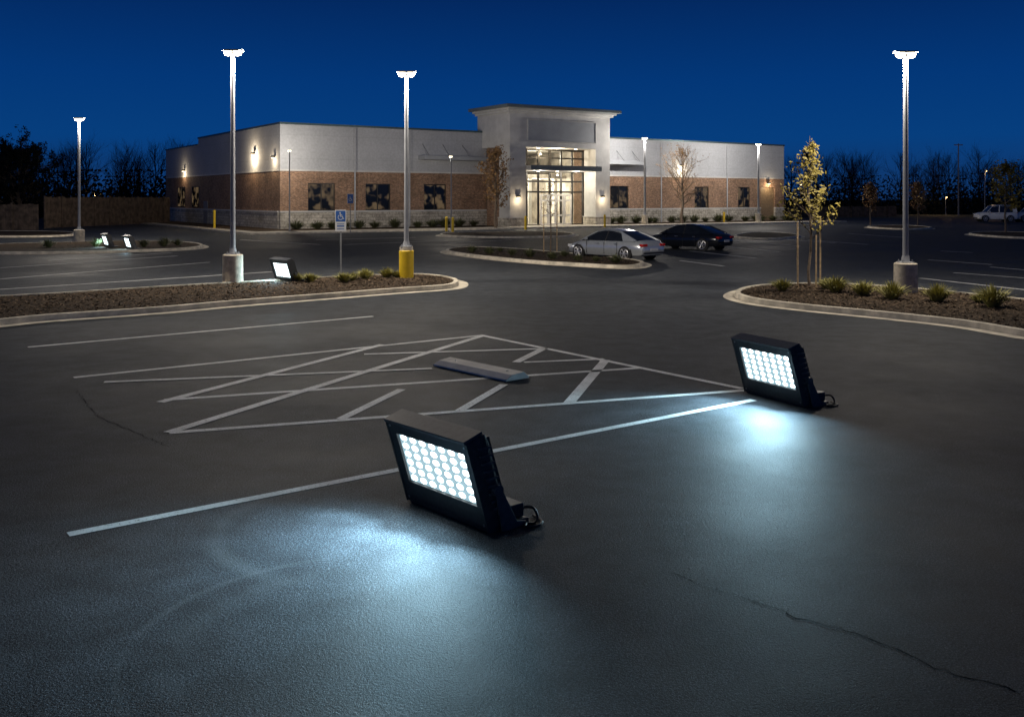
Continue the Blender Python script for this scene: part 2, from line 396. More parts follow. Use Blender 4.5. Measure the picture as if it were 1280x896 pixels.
part('cornice_moulding',MB().box(TX0-.5,TX1+.5,-5.5,1.1,11.222,11.42),[M_TRIM],T)
part('cornice',MB().box(TX0-.85,TX1+.85,-5.85,1.3,11.422,11.72),[M_CORN],T,bev=.03)
part('blank_sign_panel',MB().box(22.9,31.1,-5.05,-5.003,8.4,10.35),[M_PANEL],T)
mb=MB()
for z in (8.3,10.37): mb.box(22.8,31.2,-5.09,-5.003,z,z+.08)
for x in (22.8,31.12): mb.box(x,x+.08,-5.09,-5.003,8.38,10.37)
part('panel_surround',mb,[M_TRIM],T)
part('entrance_canopy',MB().box(22.68,31.16,-5.9,-3.02,5.5,5.95),[M_TRIM],T)
part('canopy_fascia',MB().box(22.62,31.22,-5.95,-5.902,5.48,5.98),[M_CORN],T)
gx0,gx1,gy=22.7,31.3,-2.85
mb=MB(); t=.18
for z in (.05,3.35,4.4,5.4,6.75,7.54): mb.box(gx0,gx1,gy-.06,gy+.06,z,z+.16)
N=6
for i in range(N+1):
    x=gx0+(gx1-gx0-t)*i/N; mb.box(x,x+t,gy-.07,gy+.07,.05,7.7)
part('curtain_wall_frame',mb,[M_FRAME],T)
mb=MB(); mb.add([(gx0,gy,.1),(gx1,gy,.1),(gx1,gy,7.65),(gx0,gy,7.65)],[(0,1,2,3)]); part('entrance_glass',mb,[M_GLASS],T)
dx0=gx0+(gx1-gx0)*3/7-.6
for i in range(4):
    a=dx0+i*.98; d=obj('entrance_door',None,T)
    mb=MB()
    for x in (a,a+.79): mb.box(x,x+.17,gy-.14,gy-.075,.1,3.2)
    for z in (.1,1.0,2.5,3.04): mb.box(a+.17,a+.79,gy-.14,gy-.075,z,z+.17)
    part('frame',mb,[M_DOORF],d)
    mb=MB(); hx=a+(.74 if i%2==0 else .14); mb.cyl((hx,gy-.2,.9),(hx,gy-.2,1.5),.018,n=8); mb.cyl((hx,gy-.2,.95),(hx,gy-.14,.95),.012,n=6); mb.cyl((hx,gy-.2,1.45),(hx,gy-.14,1.45),.012,n=6)
    part('handle',mb,[M_STEEL],d,True)
mb=MB(); mb.box(21.72,32.12,9,9.2,.02,7.7); part('lobby_back_wall',mb,[M_ROOM],T)
for x in (21.5,32.14): part('lobby_side_wall',MB().box(x,x+.2,-2.6,9,.02,7.7),[M_ROOM],T)
part('lobby_ceiling',MB().box(21.72,32.12,-2.6,9,7.72,7.74),[M_CEIL],T)
part('lobby_floor',MB().box(21.72,32.12,-2.6,9,.0,.03),[M_ROOMF],T)
part('lobby_mezzanine',MB().box(21.72,32.12,1.2,9,4.9,5.3),[M_ROOM],T)
for x in (23.4,27.3,30.6): part('lobby_pillar',MB().box(x,x+.4,1.3,1.7,.03,4.88),[M_CEIL],T)
part('reception_desk',MB().box(24,28.6,3.5,4.3,.03,1.1),[M_FRAME],T)
for x in (23.2,24.8,26.4,28,29.6,31):
    part('ceiling_downlight',MB().cyl((x,-1.4,7.64),(x,-1.4,7.715),.17,n=10),[M_DOWN],T)
    part('ceiling_downlight',MB().cyl((x,2.6,4.83),(x,2.6,4.895),.17,n=10),[M_DOWN],T)
WARM=(1,.88,.70); WARM2=(1,.90,.76); WARM4=(1,.93,.84); WARM3=(1,.78,.50)
light('lobby_light',T,(27,-.6,6.9),'POINT',900,WARM,.2); light('lobby_light',T,(25.2,3.0,4.2),'POINT',800,WARM,.2); light('lobby_light',T,(29.6,3.0,4.2),'POINT',900,WARM,.2)
for x in (24.6,29.2):
    light('canopy_downlight',T,(x,-4.5,5.2),'POINT',240,WARM,.1)
light('soffit_downlight',T,(26.9,-4.3,7.3),'POINT',300,WARM3,.1)
for x in (24.6,26.9,29.2):
    part('soffit_light',MB().cyl((x,-4.3,5.43),(x,-4.3,5.497),.14,n=10),[M_DOWN],T); part('soffit_light',MB().cyl((x,-4.3,7.69),(x,-4.3,7.747),.14,n=10),[M_DOWN],T)
for a,b in ((13.6,20.6),(33.2,41.0)):
    c=part('window_canopy',MB().box(a,b,-1.5,-.005,6.45,6.85),[M_PANEL],B,bev=.02)
    x=a+.5
    while x<b: part('tie_rod',MB().cyl((x,-1.3,6.85),(x,0,8.0),.03,n=6),[M_GALV],c); x+=2.2
def wall_lamp(x,y,z,nx,ny,p):
    w=obj('wall_lamp',None,B)
    cx,cy=x+nx*.17,y+ny*.17
    part('lamp_housing',MB().box(cx-.15,cx+.15,cy-.15,cy+.15,z,z+.2),[M_FRAME],w)
    part('lamp_lens',MB().box(cx-.11,cx+.11,cy-.11,cy+.11,z-.05,z-.003),[M_LENSS],w)
    light('wall_lamp_light',w,(x+nx*.6,y+ny*.6,z-.3),'POINT',p,WARM3,.05)
wall_lamp(-.02,6.7,6.9,-1,0,330); wall_lamp(-.02,1.3,6.4,-1,0,80); wall_lamp(-.02,31,5.9,-1,0,90)
wall_lamp(47.6,-.02,6.5,0,-1,130); wall_lamp(32.0,-5.0,2.9,0,-1,42); wall_lamp(21.7,-5.0,2.9,0,-1,42)
wall_lamp(62.2,-.02,4.6,0,-1,100)
for x in (7.0,12.6,44.5,55): part('downpipe',MB().box(x,x+.12,-.13,-.065,.1,9.2),[M_EIFS],B)
def slab(name,x0,x1,y0,y1,z,mat):
    obj(name,MB().box(x0,x1,y0,y1,0,z).mesh(name,[mat]),None,BX,(0,0,BA),kind='structure')
slab('pavement',-4,66,-8.5,-5.6,.13,M_WALK); slab('pavement',21,33,-5.59,-2.9,.13,M_WALK)
slab('kerb',-5.5,66,-8.66,-8.505,.135,M_CONC)
slab('pavement',-5.5,-4.01,-8.5,42,.13,M_WALK)
slab('planting_bed',-4,20.9,-5.59,-.11,.11,M_MULCH); slab('planting_bed',33.1,66,-5.59,-.11,.11,M_MULCH)
slab('planting_bed',-4,-.11,-.1,42,.11,M_MULCH)

# ------------------------------------------------------------ floodlights
W=1.13; h=W/2
sl=Vector((0,-.235,.75)); Ls=sl.length; sl.normalize(); nn=Vector((0,-.75,-.235)).normalized()
o0=Vector((0,0,.05))
def P(x,s,n): return o0+Vector((x,0,0))+sl*s+nn*n
def slabp(mb,x0,x1,s0,s1,n0,n1,mi=0):
    vs=[P(x,s,n) for n in (n0,n1) for x,s in ((x0,s0),(x1,s0),(x1,s1),(x0,s1))]
    mb.add(vs,[(0,1,2,3),(4,7,6,5),(0,4,5,1),(1,5,6,2),(2,6,7,3),(3,7,4,0)],mi); return mb
px0,px1,ps0,ps1=-h*.83,h*.88,Ls*.25,Ls*.86
COLS,ROWS=7,6
FP=[]
FP.append(('housing',MB().prism([(.0,.05),(-.235,.80),(-.215,.835),(-.06,.835),(-.02,.76),(.15,.16),(.13,.05)],-h,h).mesh('housing',[M_BLK]),.006))
mb=MB()
slabp(mb,-h,h,-.02,ps0,.003,.035); slabp(mb,-h,h,ps1,Ls,.003,.035); slabp(mb,-h,px0,ps0+.001,ps1-.001,.003,.034); slabp(mb,px1,h,ps0+.001,ps1-.001,.003,.034)
slabp(mb,-h*.9,h*.9,.015,.03,.036,.045)
FP.append(('front_frame',mb.mesh('front_frame',[M_BLK]),.004))
FP.append(('visor',slabp(MB(),-h-.012,h+.012,Ls+.001,Ls+.028,-.15,.06).mesh('visor',[M_RIB]),.004))
for a in (-h-.02,h+.002): FP.append(('side_plate',slabp(MB(),a,a+.018,-.02,Ls,-.16,.045).mesh('side_plate',[M_BLK]),.003))
ME_PANEL=slabp(MB(),px0,px1,ps0,ps1,.004,.010).mesh('led_panel',[M_LEDP])
sx=(px1-px0)/COLS; ss=(ps1-ps0)/ROWS
rx,rs=sx*.33,ss*.37; nseg=14
def lens_mesh():
    vs=[]
    for f,n in ((1,.0),(.85,.006),(.45,.010)):
        vs+=[Vector((rx*f*math.cos(2*math.pi*k/nseg),0,0))+sl*(rs*f*math.sin(2*math.pi*k/nseg))+nn*n for k in range(nseg)]
    fs=[(r*nseg+k,r*nseg+(k+1)%nseg,(r+1)*nseg+(k+1)%nseg,(r+1)*nseg+k) for r in (0,1) for k in range(nseg)]+[tuple(range(2*nseg,3*nseg))]
    mb=MB(); mb.add(vs,fs); return mb.mesh('led_lens',[M_LED],True)
ME_LENS=lens_mesh()
mb=MB()
for i in range(19):
    x=-h+.05+i*(W-.1)/18
    mb.prism([(-.045,.80),(.02,.80),(.215,.20),(.155,.19)],x-.008,x+.008)
mb.prism([(-.03,.74),(.0,.74),(.17,.22),(.14,.22)],-h+.03,h-.03)
FP.append(('heat_sink',mb.mesh('heat_sink',[M_BLK]),0))
for s in (-1,1):
    x=s*(h+.035); mb=MB().prism([(.02,.33),(.10,.35),(.26,.06),(.36,.04),(.36,.0),(.10,.0)],x-.012,x+.012)
    FP.append(('bracket_arm',mb.mesh('bracket_arm',[M_RIB]),.004))
    FP.append(('pivot_knob',MB().cyl((x-s*.02,.04,.36),(x+s*.035,.04,.36),.05,n=12).mesh('pivot_knob',[M_RIB],True),0))
FP.append(('base_plate',MB().box(-h-.02,h+.02,.155,.42,.0,.05).mesh('base_plate',[M_BLK]),.006))
FP.append(('front_skirt',MB().prism([(-.01,.0),(-.01,.048),(.154,.048),(.154,.0)],-h,h).mesh('front_skirt',[M_BLK]),0))
FP.append(('driver_box',MB().box(h-.42,h-.02,.20,.40,.052,.17).mesh('driver_box',[M_BLK]),.01))
FP.append(('junction_box',MB().box(-h+.1,-h+.4,.22,.38,.052,.14).mesh('junction_box',[M_BLK]),.01))
for k in range(9):
    y0=-.12+k*.0165*1.25; z0=.74-k*.066
    FP.append(('cooling_fin',MB().prism([(y0-.04,z0),(y0+.10,z0),(y0+.105,z0-.018),(y0-.035,z0-.018)],h+.021,h+.036).mesh('cooling_fin',[M_RIB]),0))
pts=[Vector(p) for p in ((h-.1,.39,.10),(h+.0,.47,.12),(h+.06,.48,.06),(h+.08,.43,.013),(h+.05,.37,.013),(h+.10,.31,.013),(h+.15,.38,.013),(h+.10,.50,.013),(h-.1,.56,.013))]
sp=[]
for i in range(len(pts)-1):
    p0=pts[max(i-1,0)];p1=pts[i];p2=pts[i+1];p3=pts[min(i+2,len(pts)-1)]
    for j in range(5):
        t=j/5; sp.append(.5*((2*p1)+(p2-p0)*t+(2*p0-5*p1+4*p2-p3)*t*t+(3*p1-p0-3*p2+p3)*t**3))
mb=MB()
for a,b in zip(sp[:-1],sp[1:]): mb.cyl(a,b,.012,n=7,cap=False)
FP.append(('power_cable',mb.mesh('power_cable',[M_BLK2],True),0))
for x in (-h+.03,h-.03):
    for s in (.03,Ls-.04): FP.append(('screw',MB().cyl(P(x,s,.034),P(x,s,.042),.012,n=8).mesh('screw',[M_STEEL]),0))
LEDC=(.50,.83,1.0)
def aim(o,d): o.rotation_mode='QUATERNION'; o.rotation_quaternion=Vector(d).to_track_quat('-Z','Y')
def flood(a,b,label,near=True,power=110,yaw=12,beam=1500,spread=24):
    a=Vector(a);b=Vector(b); c=(a+b)/2; th=math.atan2(b.y-a.y,b.x-a.x)
    t=thing('floodlight',c,th,label,'floodlight','LED floodlights standing on the ground')
    for nm,me,bv in FP:
        if not near and nm in('screw','cooling_fin'): continue
        obj(nm,me,t,bev=bv if near else 0)
    p=obj('led_panel',ME_PANEL,t)
    for i in range(COLS):
        for j in range(ROWS): obj('led_lens',ME_LENS,p,P(px0+sx*(i+.5),ps0+ss*(j+.5),.0105))
    cx=(px0+px1)/2; cs=(ps0+ps1)/2; wx=(px1-px0)/4; ws=(ps1-ps0)/4
    if near:
        for u in (-1,0,1):
            l=light('led_light',t,P(cx+u*wx*1.5,cs+ws*.8,.07),'SPOT',power/3,LEDC,0.0,spot_size=math.radians(172),spot_blend=1.0); aim(l,nn)
            y=math.radians(yaw+u*spread); l=light('led_beam',t,P(cx+u*wx*1.3,cs+ws,.07),'SPOT',beam*(.44 if u==0 else .28),LEDC,0.0,spot_size=math.radians(92),spot_blend=1.0); aim(l,(math.sin(y),-math.cos(y),-.42))
    else:
        l=light('led_light',t,P(cx,cs,.06),'SPOT',power,LEDC,0.0,spot_size=math.radians(172),spot_blend=1.0); aim(l,nn)
flood(G(515,627),G(612,666),'black LED floodlight lit bright white on bare asphalt',yaw=14,beam=1050,power=130)
flood(G(932,490),G(1008,510),'black LED floodlight lit bright white beside the painted line end',yaw=24,beam=1000,power=70)
c=G(357,355); v=Vector((math.cos(-.85),math.sin(-.85),0))*.5; flood(c-v,c+v,'black LED floodlight lit beside the mulched island and lamp base',False,160)
v=Vector((math.cos(-.95),math.sin(-.95),0))*.5
for q in ((135,311),(163,314)):
    c=G(*q); flood(c-v,c+v,'black LED floodlight lit on the far planting island',False,160)

# ------------------------------------------------------------ street lamps
def street_lamp(loc,H,label,power,base='conc',r=.085,twin=True,rot=0.0,lens=None,col=WARM2,bh=1.0):
    t=thing('street_lamp',loc,rot,label,'street lamp','street lamps around the car park')
    bw=.33
    if base=='yellow':
        part('concrete_base',MB().cyl((0,0,0),(0,0,bh+.08),.25,.25,20),[M_YEL],t,True,bev=.02)
        part('base_cap',MB().cyl((0,0,bh+.08),(0,0,bh+.2),.23,.22,20),[M_CONC2],t,True); z0=bh+.2
    elif base=='conc':
        part('concrete_base',MB().cyl((0,0,0),(0,0,bh),bw,bw*.97,20),[M_CONC2],t,True,bev=.03); z0=bh
    else:
        part('concrete_base',MB().cyl((0,0,0),(0,0,.1),.15,.15,12),[M_CONC2],t,True); z0=.1
    mb=MB()
    if base!='none':
        mb.box(-.19,.19,-.19,.19,z0,z0+.03)
        for sx_ in (-1,1):
            for sy_ in (-1,1): mb.cyl((sx_*.14,sy_*.14,z0+.02),(sx_*.14,sy_*.14,z0+.09),.018,n=6)
    mb.cyl((0,0,z0+.01),(0,0,z0+.2),r*1.5,r*1.15,12)
    part('base_plate',mb,[M_POLE],t)
    part('pole',MB().cyl((0,0,z0+.1),(0,0,H-.02),r,r*.72,14),[M_POLE],t,True)
    for s in ((-1,1) if twin else (1,)):
        hd=obj('lamp_head',None,t)
        part('lamp_housing',MB().prism([(-.13,H+.02),(-.07,H+.075),(.07,H+.075),(.13,H+.02)],min(s*.02,s*.32),max(s*.02,s*.32)),[M_HEAD],hd)
        mb=MB()
        for k,(ra,za,rb_,zb_) in enumerate(((.14,.018,.14,-.045),(.14,-.045,.10,-.11),(.10,-.11,.02,-.14))):
            mb.cyl((s*.15,0,H+za),(s*.15,0,H+zb_),ra,rb_,14,0,k==2)
        part('lamp_lens',mb,[lens or M_LENS],hd,True)
        light('lamp_light',hd,(s*.38,0,H-.28),'POINT',power/(2 if twin else 1),col,.04)
lamps=[((291,357),7.5,'conc','tall white lamp post on concrete base at mulched island',2000,1.0,WARM2),
 ((508,351),7.05,'yellow','tall white lamp post on yellow painted base at island end',2000,.95,WARM2),
 ((1132,370),6.95,'conc','tall white lamp post on concrete base among island shrubs',2000,.95,WARM2),
 ((99,303),7.85,'conc','white lamp post on concrete base beside fence',2400,.8,WARM2),
 ((806,282),9.0,'conc','white lamp post near the building front walk',2700,1.1,WARM4),
 ((948,279.5),8.8,'conc','white lamp post near the end of the building',2700,1.1,WARM4)]
for q,H,bs,lb,p,bh,cl in lamps: street_lamp(G(*q),H,lb,p,bs,bh=bh,col=cl,r=.085 if H<8 else .12)
street_lamp(G(362,290),6.8,'short slim lamp post by the building corner walk',900,'none',.06,False,math.pi*.6,None,WARM2,.3)
street_lamp(G(564,290),6.3,'short slim lamp post on the front walk by windows',900,'none',.06,False,math.pi*.6,None,WARM2,.3)
for q,H in (((1231,272),6.8),((1148,268),3.4),((1182,269),3.0),((1000,268),5.2),((118,271),3.6)):
    street_lamp(G(*q),H,'small distant lamp post with amber light at tree edge',150,'none',.06,False,0,M_LENSW,(1,.6,.25))
t=thing('utility_pole',G(1198,270),0,'thin dark unlit mast standing before distant trees','utility pole')
part('pole',MB().cyl((0,0,0),(0,0,11.5),.13,.08,8),[M_GALV],t); part('crossarm',MB().box(-.7,.7,-.05,.05,11.2,11.35),[M_GALV],t)

# ------------------------------------------------------------ wheel stop
a=G(558,456);b=G(648,475); c=(a+b)/2; th=math.atan2(b.y-a.y,b.x-a.x)
t=thing('wheel_stop',(c.x,c.y,.010),th,'grey concrete wheel stop on hatched bay marking','wheel stop'); l=(b-a).length/2+.02
part('concrete_block',MB().prism([(-.27,0),(-.265,.025),(-.14,.085),(.10,.11),(.20,.035),(.21,0)],-l,l),[M_STOP],t,bev=.008)
for x in (-l*.7,l*.7): part('anchor_bolt',MB().cyl((x,0,.08),(x,0,.105),.02,n=10),[M_STEEL],t)

# ------------------------------------------------------------ signs, bollards
def isa(mb,cx,z,s,y):
    def P(u,w): return (cx+u*s,y,z+w*s)
    def disc(u,w,r,n=12): mb.add([P(u+r*math.cos(2*math.pi*i/n),w+r*math.sin(2*math.pi*i/n)) for i in range(n)],[tuple(range(n))])
    def seg(u0,w0,u1,w1,t):
        d=Vector((u1-u0,w1-w0)).normalized(); nx,ny=-d.y*t/2,d.x*t/2
        mb.add([P(u0-nx,w0-ny),P(u1-nx,w1-ny),P(u1+nx,w1+ny),P(u0+nx,w0+ny)],[(0,1,2,3)])
    disc(-.06,.36,.075); seg(-.05,.28,-.02,-.02,.09); seg(-.06,.14,.16,.14,.07); seg(-.05,-.02,.2,-.02,.09); seg(.18,0,.28,-.28,.09); seg(.25,-.28,.38,-.25,.07)
    for i in range(12):
        a0=math.radians(120+i*19); a1=math.radians(120+(i+1)*19)
        seg(-.02+.25*math.cos(a0),-.12+.25*math.sin(a0),-.02+.25*math.cos(a1),-.12+.25*math.sin(a1),.06)
def sign(q,H,w,h1,h2,label,rot=0):
    t=thing('parking_sign',G(*q),rot,label,'parking sign','accessible parking signs')
    part('post',MB().box(-.025,.025,-.02,.02,0,H+.02),[M_GALV],t)
    p=obj('sign_panel',None,t)
    part('white_board',MB().box(-w/2,w/2,-.03,-.022,H-h1-h2,H),[M_SIGNW],p,bev=.002)
    mb=MB(); e=.025; mb.add([(-w/2+e,-.032,H-h1),(w/2-e,-.032,H-h1),(w/2-e,-.032,H-e),(-w/2+e,-.032,H-e)],[(0,1,2,3)])
    if h2>0:
        zb=H-h1-h2
        for k,(a,b) in enumerate(((.72,.80),(.48,.62),(.22,.30))):
            mb.add([(-w*.33,-.032,zb+h2*a),(w*.33,-.032,zb+h2*a),(w*.33,-.032,zb+h2*b),(-w*.33,-.032,zb+h2*b)],[(0,1,2,3)])
    part('blue_field',mb,[M_SIGNB],p)
    mb=MB(); isa(mb,0,H-h1*.53,min(w,h1)*.85,-.034); part('wheelchair_symbol',mb,[M_SIGNW],p)
sign((426,350),2.40,.38,.40,.34,'blue and white wheelchair parking sign on post at island')
sign((438,292),3.15,.5,.75,.0,'small blue wheelchair sign on post near building')
def bollard(q,h=1.15):
    t=thing('bollard',G(*q),0,'yellow painted steel bollard on the front walk','bollard','yellow bollards along the building')
    mb=MB(); mb.cyl((0,0,0),(0,0,h),.11,.11,14); mb.cyl((0,0,h),(0,0,h+.05),.11,.07,14,cap=False); mb.cyl((0,0,h+.05),(0,0,h+.07),.07,.02,14); part('post',mb,[M_YEL],t,True)
    part('base_collar',MB().cyl((0,0,0),(0,0,.06),.16,.15,14),[M_CONC2],t,True)
for q,h_ in (((268,287),1.7),((558,290),1.2),((657,288),1.2),((566,291),1.2),((756,285),1.2),((905,279),1.2)): bollard(q,h_)

# ------------------------------------------------------------ cars
def car_meshes(paint,suv=False):
    d=[]
    if not suv:
        st=[(-2.34,.42,.58,.68),(-2.28,.28,.76,.78),(-2.12,.22,.89,.84),(-1.6,.20,.93,.89),(-.8,.18,.92,.905),(0,.17,.90,.91),(.8,.17,.89,.905),(1.2,.18,.86,.90),(1.8,.20,.76,.87),(2.15,.25,.64,.79),(2.30,.36,.52,.64)]
        roofp=[(-1.92,.92),(-1.45,1.10),(-.95,1.28),(-.45,1.365),(.05,1.37),(.45,1.30),(.9,1.10),(1.38,.86)]
    else:
        st=[(-2.25,.45,.85,.78),(-2.2,.30,1.05,.85),(-2.0,.28,1.08,.90),(-.8,.26,1.06,.92),(.8,.26,1.05,.92),(1.1,.26,1.03,.91),(1.8,.28,.98,.88),(2.1,.32,.90,.82),(2.22,.45,.70,.70)]
        roofp=[(-2.14,1.08),(-2.06,1.4),(-1.95,1.70),(-1.2,1.78),(.2,1.76),(.55,1.70),(.9,1.35),(1.2,1.05)]
    mb=MB(); prof=[]
    for x,zb,zt,w in st:
        hh=zt-zb
        half=[(0,zt+.015),(w*.55,zt+.008),(w*.84,zt-.02),(w*.96,zt-.09*hh/.7-.03),(w,zb+hh*.55),(w*.985,zb+hh*.25),(w*.93,zb+.04),(w*.8,zb)]
        prof.append([(x,y,z) for y,z in half]+[(x,-y,z) for y,z in reversed(half[1:])])
    n=len(prof[0]); vs=[v for p in prof for v in p]; fs=[]
    for k in range(len(prof)-1):
        for i in range(n): fs.append((k*n+i,k*n+(i+1)%n,(k+1)*n+(i+1)%n,(k+1)*n+i))
    fs+= [tuple(range(n)),tuple(range((len(prof)-1)*n,len(prof)*n))[::-1]]
    mb.add(vs,fs); d.append(('body',mb.mesh('body',[paint],True),0))
    wb,wr=(.80,.58) if not suv else (.84,.70)
    def wid(z): z1=1.38 if not suv else 1.76; z0=.88 if not suv else 1.03; return wb+(wr-wb)*max(0,min(1,(z-z0)/(z1-z0)))
    mb=MB(); rows=[]
    zb=.87 if not suv else 1.03
    for x,z in roofp:
        w=wid(z); rows.append([(x,-wb,zb),(x,-w,z-.02),(x,-w*.5,z+.01),(x,w*.5,z+.01),(x,w,z-.02),(x,wb,zb)])
    vs=[v for r in rows for v in r]; fs=[]
    for k in range(len(rows)-1):
        for i in range(5): fs.append((k*6+i,k*6+i+1,(k+1)*6+i+1,(k+1)*6+i))
    mb.add(vs,fs); d.append(('window_glass',mb.mesh('window_glass',[M_CGLS],True),0))
    mb=MB(); rr=roofp[2:6]; rows=[]
    for x,z in rr:
        w=wid(z)+.015; rows.append([(x,-w-.01,z-.05-(.06 if suv else 0)),(x,-w*.92,z+.004),(x,-w*.5,z+.026),(x,w*.5,z+.026),(x,w*.92,z+.004),(x,w+.01,z-.05-(.06 if suv else 0))])
    vs=[v for r in rows for v in r]; fs=[(k*6+i,k*6+i+1,(k+1)*6+i+1,(k+1)*6+i) for k in range(len(rows)-1) for i in range(5)]
    mb.add(vs,fs); d.append(('roof',mb.mesh('roof',[paint],True),0))
    for s in (-1,1):
        p=roofp
        def rail(i,j,t):
            mb=MB()
            for k in range(i,j): mb.cyl((p[k][0],s*wid(p[k][1]),p[k][1]-.02),(p[k+1][0],s*wid(p[k+1][1]),p[k+1][1]-.02),t,t,6)
            d.append(('window_pillar',mb.mesh('window_pillar',[paint],True),0))
        rail(0,2,.05); rail(5,7,.03)
        a=(-.15,s*wb,zb); b=(-.2,s*wid(1.36),p[3][1]-.03); d.append(('window_pillar',MB().cyl(a,b,.022 if not suv else .05,.022 if not suv else .05,6).mesh('window_pillar',[M_BLK2 if not suv else paint],True),0))
        z_=zb; q=[(p[0][0],s*(wb+.012),z_),(p[2][0]-.25+(.5 if suv else 0),s*(wb+.012),z_),(p[2][0]-.02+(.4 if suv else 0),s*(wid(p[2][1])+.012),p[2][1]-.03),(p[1][0],s*(wid(p[1][1])+.012),p[1][1]-.02)]
        mb=MB(); mb.add(q,[(0,1,2,3)]); d.append(('rear_quarter_panel',mb.mesh('rear_quarter_panel',[paint]),0))
    wx=(-1.38,1.42); wr_=.33 if not suv else .37; wy=.90 if not suv else .92
    for x in wx:
        for s in (-1,1): d.append(('wheel_arch',MB().cyl((x,s*(wy-.12),wr_),(x,s*(wy+.005),wr_+.02),wr_+.05,n=22).mesh('wheel_arch',[M_BLK2]),0))
    ty=MB().cyl((0,-.11,0),(0,.11,0),wr_,n=24).mesh('tyre',[M_TYRE],True)
    mb=MB(); mb.cyl((0,.112,0),(0,.118,0),wr_*.28,n=12)
    for k in range(6):
        a=k*math.pi/3; mb.cyl((0,.114,0),(wr_*.66*math.cos(a),.116,wr_*.66*math.sin(a)),.035,n=6)
    for k in range(20):
        a=k*math.pi/10;b=a+math.pi/10; r=wr_*.68; mb.cyl((r*math.cos(a),.114,r*math.sin(a)),(r*math.cos(b),.114,r*math.sin(b)),.022,n=5,cap=False)
    rim=mb.mesh('rim',[M_RIM],True)
    zz=.72 if not suv else .95; xo=-2.29 if not suv else -2.235
    for nm,xx,m in (('tail_lamp',xo,M_TAIL),('head_lamp',2.14,M_HEADL)):
        z=zz if xx<0 else zz-.13
        for s in (-1,1):
            y0,y1=sorted((s*.45,s*.80)); x0,x1=sorted((xx-(.045 if xx<0 else -.09),xx+.16*(1 if xx<0 else -1)))
            d.append((nm,MB().box(x0,x1,y0,y1,z-.06,z+.05).mesh(nm,[m]),.02))
    d.append(('number_plate',MB().box(xo-.07,xo-.02,-.26,.26,.46,.58).mesh('number_plate',[M_SIGNW]),.005))
    d.append(('rear_bumper_trim',MB().box(xo-.07,xo,-.7,.7,.34,.40).mesh('rear_bumper_trim',[M_BLK2]),.01)); d.append(('grille',MB().box(2.2,2.31,-.5,.5,.38,.47).mesh('grille',[M_BLK2]),.01))
    for s in (-1,1):
        y0,y1=sorted((s*.88,s*1.0)); d.append(('wing_mirror',MB().box(.85,1.0,y0,y1,zb+.02,zb+.13).mesh('wing_mirror',[paint]),.02))
        for x in (-.95,.15): y0,y1=sorted((s*.90,s*.925)); d.append(('door_handle',MB().box(x,x+.18,y0,y1,zb-.14,zb-.115).mesh('door_handle',[M_STEEL]),0))
        for x in (-.92,-.15,.92): y0,y1=sorted((s*.88,s*.913)); d.append(('door_seam',MB().box(x-.005,x+.005,y0,y1,.28,zb-.06).mesh('door_seam',[M_BLK2]),0))
    return d,(wx,wy,wr_,ty,rim)
def car(center,head,label,paint,suv=False,cat='car',sc=(1,1,1)):
    d,(wx,wy,wr_,ty,rim)=car_meshes(paint,suv); t=thing('parked_car',center,math.atan2(head[1],head[0]),label,cat,'cars parked in the lot'); t.scale=sc
    for x in wx:
        for s in (-1,1):
            w=obj('wheel',None,t,(x,s*(wy-.07),wr_),(0,0,0 if s>0 else math.pi))
            obj('tyre',ty,w); obj('rim',rim,w)
    for nm,me,bv in d: obj(nm,me,t,bev=bv)
car(G(768,323.5),(-.68,.73),'silver sedan parked beside the mulched island',M_SILV)
car(G(861,311.5),(-.74,.67),'glossy black sedan parked behind the silver car',M_BLKC)
car(G(1244,277.5),(-1,.12),'white suv parked at the far edge of the lot',M_WHTC,True,sc=(1,1,1.12))
car(G(1292,277.5),(-1,.1),'white suv parked at the far edge of the lot',M_WHTC,True,sc=(1,1,1.12))

